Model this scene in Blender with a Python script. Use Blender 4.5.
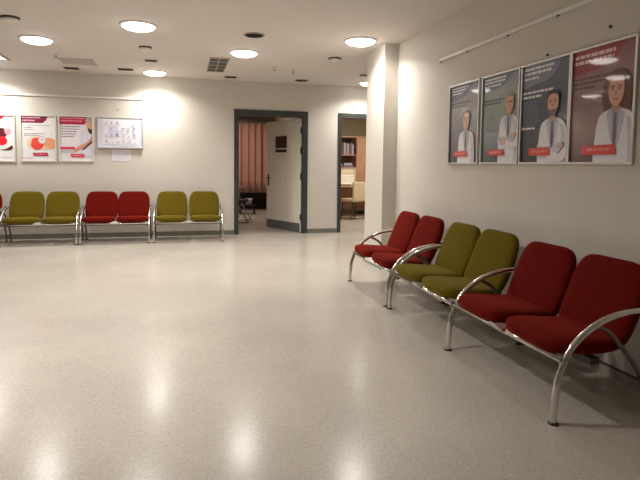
import bpy, bmesh, math, random
from mathutils import Vector, Matrix
random.seed(7)
scene = bpy.context.scene
for o in list(bpy.data.objects):
    bpy.data.objects.remove(o)
C = scene.collection

# ------------------------------------------------------------------ camera
PITCH, ROLL, YAW = 0.0693380, 0.0117395, 0.2496034
FPX, PPX, PPY, CAMH = 519.6, -4.57, -38.82, 1.2
cam_data = bpy.data.cameras.new('camera')
cam = bpy.data.objects.new('camera', cam_data); C.objects.link(cam)
cam_data.sensor_fit = 'HORIZONTAL'; cam_data.sensor_width = 36.0
cam_data.lens = FPX / 640.0 * 36.0
cam_data.shift_x = -PPX / 640.0; cam_data.shift_y = PPY / 640.0
cam_data.clip_start = 0.05; cam_data.clip_end = 100
_f0 = Vector((math.sin(YAW), math.cos(YAW), 0)); _r0 = Vector((math.cos(YAW), -math.sin(YAW), 0)); _u0 = Vector((0, 0, 1))
_f = _f0 * math.cos(PITCH) - _u0 * math.sin(PITCH)
_d = -(_u0 * math.cos(PITCH) + _f0 * math.sin(PITCH))
_r = _r0 * math.cos(ROLL) - _d * math.sin(ROLL)
_dn = _d * math.cos(ROLL) + _r0 * math.sin(ROLL)
m = Matrix((( _r.x, -_dn.x, -_f.x, 0), (_r.y, -_dn.y, -_f.y, 0), (_r.z, -_dn.z, -_f.z, CAMH), (0, 0, 0, 1)))
cam.matrix_world = m
scene.camera = cam

# ------------------------------------------------------------------ world, exposure
w = bpy.data.worlds.new('world'); scene.world = w; w.use_nodes = True
w.node_tree.nodes['Background'].inputs[0].default_value = (1.0, 0.9, 0.78, 1)
w.node_tree.nodes['Background'].inputs[1].default_value = 0.02
scene.view_settings.view_transform = 'Standard'
scene.view_settings.look = 'None'
scene.view_settings.exposure = 0.0
scene.view_settings.gamma = 1.0
scene.view_settings.use_curve_mapping = False
LAMP_W = 20.0           # watts of each waiting-hall lamp
LAMP_COL = (1.0, 0.957, 0.91)
GLOW = 14.0              # emission of the lamp domes, whose bulge imitates bloom

H, YB, XR = 2.59, 8.876, 2.397      # ceiling height, back wall, right wall
XL, YF = -6.2, -2.6                 # left wall, rear wall
PI = math.pi

# ------------------------------------------------------------------ materials
def mat(name, col, rough=0.6, metal=0.0, **kw):
    m = bpy.data.materials.new(name); m.use_nodes = True
    b = m.node_tree.nodes['Principled BSDF']
    b.inputs['Base Color'].default_value = (*col, 1)
    b.inputs['Roughness'].default_value = rough
    b.inputs['Metallic'].default_value = metal
    for k, v in kw.items():
        b.inputs[k.replace('_', ' ')].default_value = v
    return m

def noisy(name, ca, cb, scale=30, rough=0.6, detail=4, bump=0.0, bscale=None, rvar=0.0, lo=0.35, hi=0.65, stretch=None, **kw):
    m = mat(name, ca, rough, **kw)
    nt = m.node_tree; b = nt.nodes['Principled BSDF']
    tc = nt.nodes.new('ShaderNodeTexCoord')
    src = tc.outputs['Object']
    if stretch:
        mp = nt.nodes.new('ShaderNodeMapping'); mp.inputs['Scale'].default_value = stretch
        nt.links.new(src, mp.inputs[0]); src = mp.outputs[0]
    n = nt.nodes.new('ShaderNodeTexNoise'); n.inputs['Scale'].default_value = scale; n.inputs['Detail'].default_value = detail
    nt.links.new(src, n.inputs['Vector'])
    r = nt.nodes.new('ShaderNodeValToRGB')
    r.color_ramp.elements[0].color = (*ca, 1); r.color_ramp.elements[1].color = (*cb, 1)
    r.color_ramp.elements[0].position = lo; r.color_ramp.elements[1].position = hi
    nt.links.new(n.outputs['Fac'], r.inputs[0]); nt.links.new(r.outputs[0], b.inputs['Base Color'])
    if bump:
        n2 = nt.nodes.new('ShaderNodeTexNoise'); n2.inputs['Scale'].default_value = bscale or scale
        nt.links.new(src, n2.inputs['Vector'])
        bp = nt.nodes.new('ShaderNodeBump'); bp.inputs['Strength'].default_value = bump; bp.inputs['Distance'].default_value = 0.002
        nt.links.new(n2.outputs['Fac'], bp.inputs['Height']); nt.links.new(bp.outputs[0], b.inputs['Normal'])
    return m

def emit(name, col, s):
    m = bpy.data.materials.new(name); m.use_nodes = True
    b = m.node_tree.nodes['Principled BSDF']
    b.inputs['Base Color'].default_value = (0.9, 0.9, 0.9, 1)
    b.inputs['Emission Color'].default_value = (*col, 1); b.inputs['Emission Strength'].default_value = s
    return m

def floor_material():
    m = mat('vinyl_floor', (0.5, 0.45, 0.37), 0.25)
    nt = m.node_tree; b = nt.nodes['Principled BSDF']; L = nt.links.new
    tc = nt.nodes.new('ShaderNodeTexCoord')
    n1 = nt.nodes.new('ShaderNodeTexNoise'); n1.inputs['Scale'].default_value = 110; n1.inputs['Detail'].default_value = 5
    n2 = nt.nodes.new('ShaderNodeTexNoise'); n2.inputs['Scale'].default_value = 1.1; n2.inputs['Detail'].default_value = 3
    v = nt.nodes.new('ShaderNodeTexVoronoi'); v.inputs['Scale'].default_value = 95
    for n in (n1, n2, v): L(tc.outputs['Object'], n.inputs['Vector'])
    r = nt.nodes.new('ShaderNodeValToRGB')
    r.color_ramp.elements[0].color = (0.475, 0.432, 0.375, 1); r.color_ramp.elements[0].position = 0.36
    r.color_ramp.elements[1].color = (0.55, 0.503, 0.44, 1); r.color_ramp.elements[1].position = 0.62
    L(n1.outputs['Fac'], r.inputs[0])
    r2 = nt.nodes.new('ShaderNodeValToRGB')
    r2.color_ramp.elements[0].color = (0.88, 0.88, 0.88, 1); r2.color_ramp.elements[0].position = 0.3
    r2.color_ramp.elements[1].color = (1, 1, 1, 1); r2.color_ramp.elements[1].position = 0.65
    L(n2.outputs['Fac'], r2.inputs[0])
    mx = nt.nodes.new('ShaderNodeMix'); mx.data_type = 'RGBA'; mx.blend_type = 'MULTIPLY'; mx.inputs[0].default_value = 1
    L(r.outputs[0], mx.inputs[6]); L(r2.outputs[0], mx.inputs[7])
    # fine chips
    r3 = nt.nodes.new('ShaderNodeValToRGB')
    r3.color_ramp.elements[0].color = (0.92, 0.92, 0.92, 1); r3.color_ramp.elements[0].position = 0.2
    r3.color_ramp.elements[1].color = (1.04, 1.04, 1.03, 1); r3.color_ramp.elements[1].position = 0.8
    L(v.outputs['Color'], r3.inputs[0])
    mx2 = nt.nodes.new('ShaderNodeMix'); mx2.data_type = 'RGBA'; mx2.blend_type = 'MULTIPLY'; mx2.inputs[0].default_value = 1
    L(mx.outputs[2], mx2.inputs[6]); L(r3.outputs[0], mx2.inputs[7])
    L(mx2.outputs[2], b.inputs['Base Color'])
    mr = nt.nodes.new('ShaderNodeMapRange'); mr.inputs[3].default_value = 0.17; mr.inputs[4].default_value = 0.23; b.inputs['Specular IOR Level'].default_value = 0.2
    L(n2.outputs['Fac'], mr.inputs[0]); L(mr.outputs[0], b.inputs['Roughness'])
    bp = nt.nodes.new('ShaderNodeBump'); bp.inputs['Strength'].default_value = 0.03; bp.inputs['Distance'].default_value = 0.001
    L(n1.outputs['Fac'], bp.inputs['Height']); L(bp.outputs[0], b.inputs['Normal'])
    return m

M = {}
M['wall'] = noisy('wall_paint', (0.64, 0.60, 0.535), (0.67, 0.63, 0.565), 1.2, 0.55, bump=0.05, bscale=160)
M['ceiling'] = noisy('ceiling_paint', (0.74, 0.685, 0.64), (0.77, 0.715, 0.67), 0.9, 0.8)
M['floor'] = floor_material()
M['base'] = noisy('grey_green_skirting', (0.17, 0.165, 0.13), (0.20, 0.195, 0.155), 6, 0.4)
M['frame'] = noisy('door_frame_paint', (0.030, 0.034, 0.032), (0.040, 0.044, 0.041), 8, 0.42)
M['leaf'] = noisy('door_laminate', (0.74, 0.69, 0.60), (0.78, 0.73, 0.64), 2.0, 0.45, stretch=(6, 6, 0.6))
M['kick'] = noisy('kick_plate_grey', (0.10, 0.115, 0.12), (0.12, 0.135, 0.14), 8, 0.4)
M['chrome'] = noisy('chrome', (0.72, 0.71, 0.69), (0.80, 0.79, 0.77), 14, 0.16, metal=1.0)
M['steel'] = noisy('satin_steel', (0.52, 0.51, 0.49), (0.60, 0.59, 0.57), 20, 0.3, metal=1.0)
M['dark_steel'] = noisy('dark_steel', (0.035, 0.033, 0.03), (0.05, 0.048, 0.045), 20, 0.4)
M['shaded_metal'] = noisy('shaded_tube_metal', (0.20, 0.185, 0.165), (0.25, 0.23, 0.205), 20, 0.3, metal=0.9)  # darker metal tone paints in the shade on the bench rear legs
M['black'] = noisy('black_plastic', (0.012, 0.012, 0.013), (0.02, 0.02, 0.022), 15, 0.45)
M['alu'] = noisy('brushed_aluminium', (0.58, 0.57, 0.55), (0.66, 0.65, 0.62), 30, 0.36, metal=0.75)
M['red'] = noisy('red_fabric', (0.115, 0.0045, 0.0022), (0.135, 0.006, 0.003), 40, 0.9, bump=0.3, bscale=420, Specular_IOR_Level=0.08, Sheen_Weight=0.55, Sheen_Roughness=0.32, Sheen_Tint=(0.85, 0.10, 0.04, 1))
M['green'] = noisy('olive_fabric', (0.112, 0.080, 0.005), (0.130, 0.094, 0.008), 40, 0.9, bump=0.3, bscale=420, Specular_IOR_Level=0.08, Sheen_Weight=0.5, Sheen_Roughness=0.32, Sheen_Tint=(0.62, 0.52, 0.18, 1))
M['white'] = noisy('white_plastic', (0.72, 0.70, 0.66), (0.78, 0.76, 0.72), 8, 0.45)
M['grille'] = noisy('grille_dark', (0.05, 0.042, 0.034), (0.08, 0.068, 0.055), 30, 0.6)
M['grille_rim'] = noisy('grille_rim', (0.40, 0.35, 0.30), (0.46, 0.41, 0.35), 20, 0.5)
M['glow'] = emit('lamp_bloom_dome', (1.0, 0.95, 0.87), GLOW)
M['glow2'] = emit('lamp_cover_dim', (1.0, 0.86, 0.74), 1.6)
M['curtain'] = noisy('pink_curtain', (0.46, 0.245, 0.195), (0.53, 0.29, 0.235), 3, 0.85, stretch=(4, 4, 0.3))
M['wood'] = noisy('beech_wood', (0.45, 0.25, 0.16), (0.53, 0.31, 0.21), 5, 0.5, stretch=(6, 6, 0.7))
M['wood_dark'] = noisy('dark_wood', (0.16, 0.085, 0.05), (0.21, 0.115, 0.07), 5, 0.5, stretch=(6, 6, 0.7))
M['cream'] = noisy('cream_upholstery', (0.62, 0.53, 0.38), (0.68, 0.59, 0.44), 20, 0.6)
M['pink_wall'] = noisy('inner_room_paint', (0.40, 0.30, 0.235), (0.43, 0.33, 0.26), 1.5, 0.6)
M['olive_wall'] = noisy('office_paint', (0.42, 0.34, 0.22), (0.46, 0.37, 0.25), 1.5, 0.6)
M['dark_band'] = noisy('dark_low_band', (0.045, 0.038, 0.033), (0.06, 0.052, 0.046), 5, 0.55)
M['paper'] = noisy('paper', (0.72, 0.72, 0.76), (0.78, 0.78, 0.82), 10, 0.6)

# ------------------------------------------------------------------ mesh helpers
class MB:
    def __init__(s):
        s.v = []; s.f = []; s.mi = []; s.mats = []; s.sm = []
    def slot(s, m):
        if m not in s.mats: s.mats.append(m)
        return s.mats.index(m)
    def face(s, pts, m, smooth=False):
        i = len(s.v); s.v += [tuple(p) for p in pts]; s.f.append(tuple(range(i, i + len(pts)))); s.mi.append(s.slot(m)); s.sm.append(smooth)
    def box(s, x0, x1, y0, y1, z0, z1, m, bev=0.0):
        bm = bmesh.new()
        bmesh.ops.create_cube(bm, size=1)
        bmesh.ops.scale(bm, vec=(x1 - x0, y1 - y0, z1 - z0), verts=bm.verts)
        bmesh.ops.translate(bm, vec=((x0 + x1) / 2, (y0 + y1) / 2, (z0 + z1) / 2), verts=bm.verts)
        if bev: bmesh.ops.bevel(bm, geom=bm.edges[:], offset=bev, segments=2, affect='EDGES', profile=0.7)
        s.add(bm, m); bm.free()
    def add(s, bm, m, smooth=False, xf=None):
        k = s.slot(m); i = len(s.v)
        bm.verts.index_update()
        for v in bm.verts: s.v.append(tuple(xf @ v.co if xf else v.co))
        for f in bm.faces:
            s.f.append(tuple(i + v.index for v in f.verts)); s.mi.append(k); s.sm.append(smooth)
    def rings(s, rings, m, cap=True, smooth=True, closed=True):
        k = s.slot(m); i = len(s.v); n = len(rings[0])
        for r in rings: s.v += [tuple(p) for p in r]
        for a in range(len(rings) - 1):
            for b in range(n if closed else n - 1):
                c = (b + 1) % n
                s.f.append((i + a * n + b, i + a * n + c, i + (a + 1) * n + c, i + (a + 1) * n + b)); s.mi.append(k); s.sm.append(smooth)
        if cap:
            s.f.append(tuple(i + b for b in reversed(range(n)))); s.mi.append(k); s.sm.append(False)
            j = i + (len(rings) - 1) * n
            s.f.append(tuple(j + b for b in range(n))); s.mi.append(k); s.sm.append(False)
    def tube(s, pts, r, m, seg=10, flat=1.0, side=None):
        pts = [Vector(p) for p in pts]; rings = []
        side = Vector(side) if side else None
        for a, p in enumerate(pts):
            t = (pts[min(a + 1, len(pts) - 1)] - pts[max(a - 1, 0)]).normalized()
            ref = side if side else (Vector((0, 0, 1)) if abs(t.z) < 0.9 else Vector((0, 1, 0)))
            u = (ref - t * ref.dot(t)).normalized(); v = t.cross(u)
            rings.append([p + u * (r * flat * math.cos(2 * PI * k / seg)) + v * (r * math.sin(2 * PI * k / seg)) for k in range(seg)])
        s.rings(rings, m)
    def lathe(s, prof, m, seg=28, c=(0, 0, 0), flip=1, cap=False, smooth=True):
        rings = [[(c[0] + r * math.cos(2 * PI * k / seg), c[1] + r * math.sin(2 * PI * k / seg), c[2] + z) for k in range(seg)] for r, z in prof]
        s.rings(rings, m, cap=cap, smooth=smooth)
    def mesh(s, name, weld=False):
        me = bpy.data.meshes.new(name); me.from_pydata(s.v, [], s.f)
        for m in s.mats: me.materials.append(m)
        for p, k, sm in zip(me.polygons, s.mi, s.sm): p.material_index = k; p.use_smooth = sm
        bm = bmesh.new(); bm.from_mesh(me)
        if weld: bmesh.ops.remove_doubles(bm, verts=bm.verts, dist=1e-5)
        bmesh.ops.recalc_face_normals(bm, faces=bm.faces) if weld != 'keep' else None
        bm.to_mesh(me); bm.free()
        return me
    def obj(s, name, parent=None, weld=False):
        return link(name, s.mesh(name, weld), parent)

def link(name, data, parent=None):
    o = bpy.data.objects.new(name, data); C.objects.link(o)
    if parent: o.parent = parent
    return o
def thing(name, label, cat, loc=(0, 0, 0), rz=0.0, group=None):
    o = bpy.data.objects.new(name, None); C.objects.link(o); o.empty_display_size = 0.1
    o.location = loc; o.rotation_euler = (0, 0, rz)
    return tag(o, label, cat, group)
def tag(o, label, cat, group=None):
    o['label'] = label; o['category'] = cat
    if group: o['group'] = group
    return o
def struct(o):
    o['kind'] = 'structure'; return o
def wall_box(name, x0, x1, y0, y1, z0, z1, m):
    b = MB(); b.box(x0, x1, y0, y1, z0, z1, m); return struct(b.obj(name))
def catmull(pts, n=6):
    P = [Vector(p) for p in pts]; out = []
    for i in range(len(P) - 1):
        p0 = P[max(i - 1, 0)]; p1 = P[i]; p2 = P[i + 1]; p3 = P[min(i + 2, len(P) - 1)]
        for k in range(n):
            t = k / n
            out.append(0.5 * ((2 * p1) + (p2 - p0) * t + (2 * p0 - 5 * p1 + 4 * p2 - p3) * t * t + (3 * p1 - p0 - 3 * p2 + p3) * t ** 3))
    out.append(P[-1]); return out

# ------------------------------------------------------------------ the hall
T = 0.2
D1A, D1B, D2A, D2B, DH = 0.835, 2.11, 2.664, 3.86, 2.122   # the two door openings in the back wall
b = MB(); b.box(XL - T, 5.0, YF - T, 15.0, -0.1, 0, M['floor']); struct(b.obj('floor'))
b = MB(); b.box(XL - T, 5.0, YF - T, YB + T, H, H + 0.1, M['ceiling']); struct(b.obj('ceiling'))
b = MB()
for x0, x1, z0, z1 in ((XL - T, D1A, 0, H), (D1A, D1B, DH, H), (D1B, D2A, 0, H), (D2A, D2B, DH, H), (D2B, 5.0, 0, H)):
    b.box(x0, x1, YB, YB + T, z0, z1, M['wall'])
struct(b.obj('wall_back'))
wall_box('wall_left', XL - T, XL, YF - T, YB, 0, H, M['wall'])
wall_box('wall_rear', XL, 5.0, YF - T, YF, 0, H, M['wall'])
wall_box('wall_right', XR, XR + T, YF, 6.2, 0, H, M['wall'])
wall_box('wall_column', 2.227, XR, 5.62, 6.2, 0, H, M['wall'])
wall_box('wall_passage_front', XR + T, 5.0, 6.0, 6.2, 0, H, M['wall'])
wall_box('wall_passage_side', 4.8, 5.0, 6.2, YB, 0, H, M['wall'])
# skirting
b = MB()
for x0, x1 in ((XL, D1A), (D1B, D2A), (D2B, 4.8)):
    b.box(x0, x1, YB - 0.014, YB, 0, 0.078, M['base'], 0.003)
struct(b.obj('baseboard_back'))
cove = noisy('coved_vinyl', (0.40, 0.36, 0.30), (0.46, 0.42, 0.355), 40, 0.4)
b = MB(); b.box(XR - 0.012, XR, YF, 5.62, 0, 0.055, cove, 0.003); b.box(XR - 0.015, XR, YF, 5.62, 0.055, 0.064, M['dark_steel'], 0.001); struct(b.obj('baseboard_right'))
b = MB(); b.box(2.213, 2.227, 5.606, 6.2, 0, 0.078, M['base'], 0.003); b.box(2.227, XR - .014, 5.606, 5.62, 0, 0.078, M['base'], 0.003); struct(b.obj('baseboard_column'))

# rooms behind the two doors
YR = 14.4
wall_box('wall_treatment_room_back', -1.2, 2.34, YR, YR + .1, 0, 2.7, M['pink_wall'])
wall_box('wall_treatment_room_left', -1.3, -1.2, YB + T, YR, 0, 2.7, M['pink_wall'])
wall_box('wall_partition', 2.34, 2.44, YB + T, YR, 0, 2.7, M['pink_wall'])
wall_box('wall_office_back', 2.44, 5.0, 13.2, 13.3, 0, 2.7, M['olive_wall'])
wall_box('wall_office_right', 4.9, 5.0, YB + T, 13.2, 0, 2.7, M['olive_wall'])
wall_box('ceiling_inner_rooms', -1.3, 5.0, YB + T, YR + .1, 2.6, 2.7, M['ceiling'])
wall_box('trim_1', -1.2, 2.34, YR - 0.03, YR, 0, 0.44, M['dark_band'])  # plain dark band along the foot of this wall

# door frames (fixed to the wall)
def door_frame(name, x0, x1, wl, wr, hh):
    b = MB(); y0, y1 = YB - 0.022, YB + T + 0.01
    b.box(x0, x0 + wl, y0, y1, 0, DH, M['frame'], 0.004)
    b.box(x1 - wr, x1, y0, y1, 0, DH, M['frame'], 0.004)
    b.box(x0 + wl, x1 - wr, y0, y1, DH - hh, DH, M['frame'], 0.004)
    # inner stop
    b.box(x0 + wl, x0 + wl + 0.015, YB + 0.10, YB + 0.15, 0, DH - hh, M['frame'])
    return struct(b.obj(name))
door_frame('trim_2', D1A, D1B, 0.075, 0.095, 0.095)
door_frame('trim_3', D2A, D2B, 0.06, 0.095, 0.085)

# open door leaf: local x from the hinge to the free edge, local -y... outer face towards the hall
hx, hy = 2.005, YB + 0.045
fx, fy = 1.552, 9.893
ang = math.atan2(fy - hy, fx - hx); LW = 1.07
door = thing('door_1', 'open cream door leaf with grey kick plate, hinged on the grey frame', 'door', (hx, hy, 0), ang)
struct(door)
b = MB(); b.box(0.004, LW, -0.045, 0.0, 0.135, 2.0, M['leaf'], 0.002); b.box(0.004, LW, -0.045, 0.0, 0.012, 0.135, M['leaf']); b.obj('leaf', door)
b = MB(); b.box(0.02, LW - 0.004, 0.0, 0.004, 0.012, 0.165, M['kick'], 0.001); b.obj('kick_plate', door)['label'] = 'dark grey kick plate along the foot of the door'
def lever(sgn):
    b = MB()
    y = 0.0 if sgn > 0 else -0.045
    b.box(LW - 0.085, LW - 0.045, min(y, y + sgn * 0.008), max(y, y + sgn * 0.008), 0.80, 1.02, M['dark_steel'], 0.003)
    b.tube([(LW - 0.065, y + sgn * 0.006, 0.95), (LW - 0.065, y + sgn * 0.05, 0.95), (LW - 0.075, y + sgn * 0.056, 0.95), (LW - 0.19, y + sgn * 0.056, 0.948)], 0.011, M['dark_steel'])
    return b.obj('handle', door)
lever(1); lever(-1)
b = MB(); b.box(0.43, 0.77, 0.0, 0.012, 1.505, 1.722, M['black'], 0.003)
msign = noisy('sign_brown', (0.045, 0.008, 0.008), (0.07, 0.014, 0.012), 10, 0.35)
for i in range(2):
    for j in range(2):
        b.box(0.445 + i * 0.16, 0.595 + i * 0.16, 0.012, 0.0135, 1.52 + j * 0.096, 1.61 + j * 0.096, msign)
b.obj('sign_plate', door)['label'] = 'dark brown square sign plate'
b = MB(); b.box(0.43, 0.77, 0.0, 0.012, 1.425, 1.478, M['black'], 0.006); b.box(0.46, 0.74, 0.012, 0.0135, 1.438, 1.465, msign); b.obj('name_plate', door)['label'] = 'small dark name strip under the sign plate'
b = MB()
for k in range(4): b.box(0.48, 0.72, 0.0, 0.0008, 1.385 - k * .012, 1.389 - k * .012, M['grille_rim'])
b.obj('notice_lines', door)
for z in (0.28, 1.0, 1.45, 1.8):
    b = MB(); b.lathe([(0.0, 0), (0.011, 0), (0.011, 0.11), (0, 0.11)], M['black'], 12, (-0.004, 0.008, z - 0.055)); b.obj('hinge', door)

# ------------------------------------------------------------------ ceiling lamps
def ceiling_lamp(x, y, label, r=0.160, watt=LAMP_W, grp='round ceiling lamps'):
    t = thing('ceiling_lamp', label, 'ceiling light', (x, y, H), 0, grp)
    b = MB(); b.lathe([(r + 0.022, 0), (r + 0.022, -0.006), (r + 0.012, -0.014), (r, -0.014), (r, 0.0)], M['white'], 36); b.obj('rim', t)
    b = MB(); prof = [(r, -0.010)] + [(r * math.cos(a), -0.010 - 0.046 * math.sin(a)) for a in [PI / 2 * k / 7 for k in range(1, 7)]] + [(0.001, -0.056)]  # domed bulge added so the lamp spreads a bloom-like halo
    b.lathe(prof, M['glow'], 36, cap=True); b.obj('diffuser', t)
    ld = bpy.data.lights.new('lamp_light', 'AREA'); ld.shape = 'DISK'; ld.size = 2 * r * 0.9; ld.energy = watt; ld.color = LAMP_COL; ld.spread = math.radians(146)
    lo = bpy.data.objects.new('lamp_light', ld); C.objects.link(lo); lo.parent = t; lo.location = (0, 0, -0.062)
    return t
for x, y, lab in ((-1.60, 6.60, 'lit round ceiling lamp near the photo\'s left edge, below the round detector'),
                  (-0.43, 5.64, 'lit round ceiling lamp nearest the top edge, largest on the left half of the ceiling'),
                  (0.745, 6.60, 'lit round ceiling lamp between the square grille and the dark round speaker'),
                  (1.925, 5.60, 'lit round ceiling lamp just left of the column top'),
                  (-0.41, 8.43, 'lit round ceiling lamp close to the back wall above the notice board side'),
                  (3.05, 8.36, 'lit round ceiling lamp half hidden behind the column, above the right doorway'),
                  (-2.75, 8.40, 'lit round ceiling lamp by the back wall above the leftmost posters, outside the frame'),
                  (-0.41, 2.77, 'added round fill lamp outside the frame, brightening the open floor nearest the viewer'),  # unseen lamp added to lift the foreground
                  (-1.60, 3.77, 'added round fill lamp outside the frame, brightening the left side of the open floor')):  # another unseen lamp, added as fill for the near floor
    ceiling_lamp(x, y, lab, watt=LAMP_W * (1.3 if y == 2.77 else 1))  # the nearest added fill lamp gets extra power

def square_panel(x, y, s, lab):
    t = thing('ceiling_panel', lab, 'ceiling light', (x, y, H))
    h = s / 2; b = MB()
    for a in range(4):
        q = Matrix.Rotation(a * PI / 2, 4, 'Z')
        bm = bmesh.new(); bmesh.ops.create_cube(bm, size=1); bmesh.ops.scale(bm, vec=(s, 0.025, 0.02), verts=bm.verts); bmesh.ops.translate(bm, vec=(0, h - 0.0125, -0.010), verts=bm.verts)
        b.add(bm, M['grille_rim'], xf=q); bm.free()
    b.obj('frame', t)
    b = MB(); b.box(-h + .025, h - .025, -h + .025, h - .025, -0.012, -0.004, M['glow2']); b.obj('diffuser', t)
square_panel(-2.50, 7.81, 0.44, 'square ceiling panel cut by the left edge of the photo')

# other ceiling fittings
def detector(x, y, r, lab):
    t = thing('smoke_detector', lab, 'detector', (x, y, H), 0, 'round ceiling detectors')
    b = MB(); b.lathe([(r, 0), (r, -0.012), (r * .96, -0.014), (0.001, -0.014)], M['grille'], 28, cap=True); b.obj('base', t)
    b = MB(); b.lathe([(r * .80, -0.014), (r * .88, -0.02), (r * .84, -0.032), (r * .5, -0.042), (0.001, -0.044)], M['white'], 28, cap=True); b.obj('cover', t)
detector(-1.61, 5.70, 0.085, 'round white detector at the top left corner of the photo')
detector(-0.43, 6.66, 0.075, 'round white detector behind the largest left ceiling lamp')
detector(1.92, 6.60, 0.085, 'round white detector left of and behind the lamp by the column')
detector(2.70, 7.68, 0.06, 'small round detector seen against the column edge')
def slot_vent(x, y, wx, wy, lab):
    t = thing('slot_vent', lab, 'vent', (x, y, H), 0, 'slot vents along the back of the ceiling')
    b = MB(); b.box(-wx / 2 - .012, wx / 2 + .012, -wy / 2 - .012, wy / 2 + .012, -0.006, 0, M['grille_rim'], 0.002); b.obj('frame', t)
    b = MB(); b.box(-wx / 2, wx / 2, -wy / 2, wy / 2, -0.009, -0.004, M['grille']); 
    for k in range(3): b.box(-wx / 2, wx / 2, -wy / 2 + (k + .5) * wy / 3 - .004, -wy / 2 + (k + .5) * wy / 3 + .004, -0.014, -0.008, M['black'])
    b.obj('slats', t)
slot_vent(-1.59, 8.45, 0.19, 0.15, 'dark slot vent behind the ceiling hatch')
slot_vent(-0.82, 8.30, 0.20, 0.14, 'dark slot vent left of the lamp by the back wall')
slot_vent(0.742, 8.49, 0.17, 0.13, 'dark slot vent behind the square grille')
slot_vent(1.898, 8.465, 0.18, 0.15, 'dark slot vent above the right side of the open door')
slot_vent(-0.415, 7.49, 0.15, 0.11, 'dark slot vent in front of the lamp by the back wall')
t = thing('ceiling_speaker', 'dark round ceiling speaker grille in front of the middle lamp', 'speaker', (0.748, 5.69, H))
b = MB(); b.lathe([(0.115, 0), (0.115, -0.006), (0.10, -0.010), (0.10, -0.003)], M['grille_rim'], 32); b.obj('rim', t)
b = MB(); b.lathe([(0.10, -0.004), (0.001, -0.008)], M['grille'], 32, cap=True)
for k in range(5): b.box(-0.09 * math.cos(math.asin(-.8 + .4 * k)), 0.09 * math.cos(math.asin(-.8 + .4 * k)), -.004 + (-.08 + .04 * k), .004 + (-.08 + .04 * k), -0.012, -0.006, M['black'])
b.obj('mesh_grille', t)
t = thing('ceiling_grille', 'square-celled dark air grille in the ceiling left of the middle lamp', 'vent', (0.475, 7.54, H))
gx, gy = 0.255, 1.03
b = MB()
for x0, x1, y0, y1 in ((-gx / 2, gx / 2, -gy / 2, -gy / 2 + .03), (-gx / 2, gx / 2, gy / 2 - .03, gy / 2), (-gx / 2, -gx / 2 + .012, -gy / 2, gy / 2), (gx / 2 - .012, gx / 2, -gy / 2, gy / 2)):
    b.box(x0, x1, y0, y1, -0.012, 0, M['grille_rim'])
b.obj('frame', t)
b = MB(); b.box(-gx / 2 + .01, gx / 2 - .01, -gy / 2 + .02, gy / 2 - .02, -0.004, -0.001, M['grille']); b.obj('backing', t)
b = MB(); b.box(-0.008, 0.008, -gy / 2, gy / 2, -0.012, -0.004, M['grille_rim'])
for k in range(1, 4): b.box(-gx / 2, gx / 2, -gy / 2 + k * gy / 4 - .02, -gy / 2 + k * gy / 4 + .02, -0.011, -0.004, M['grille_rim'])
b.obj('bars', t)
t = thing('ceiling_hatch', 'flush square access hatch in the ceiling near the left slot vent', 'hatch', (-1.405, 7.90, H))
hm = noisy('hatch_paint', (0.50, 0.45, 0.39), (0.53, 0.48, 0.42), 3, 0.7)
b = MB(); b.box(-.225, .225, -.225, .225, -0.004, 0, M['grille_rim'], .001); b.obj('frame', t)
b = MB(); b.box(-.212, .212, -.212, .212, -0.007, -0.003, hm, .001); b.obj('panel', t)
for x, y, lab in ((1.268, 7.45, 'ceiling sprinkler right of the middle lamp, nearer of the pair'), (1.566, 7.56, 'ceiling sprinkler nearer the column, farther of the pair'), (-1.58, 7.40, 'ceiling sprinkler just in front of the access hatch')):
    t = thing('sprinkler', lab, 'sprinkler', (x, y, H), 0, 'ceiling sprinklers')
    b = MB(); b.lathe([(0.032, 0), (0.032, -0.004), (0.012, -0.010), (0.010, -0.030), (0.001, -0.03)], M['steel'], 18, cap=True); b.obj('body', t)
    b = MB(); b.lathe([(0.001, -0.046), (0.020, -0.048), (0.020, -0.051), (0.001, -0.052)], M['dark_steel'], 18)
    b.tube([(-.012, 0, -.028), (-.014, 0, -.04), (-.004, 0, -.047)], .002, M['dark_steel'], 6); b.tube([(.012, 0, -.028), (.014, 0, -.04), (.004, 0, -.047)], .002, M['dark_steel'], 6); b.obj('deflector', t)

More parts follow.
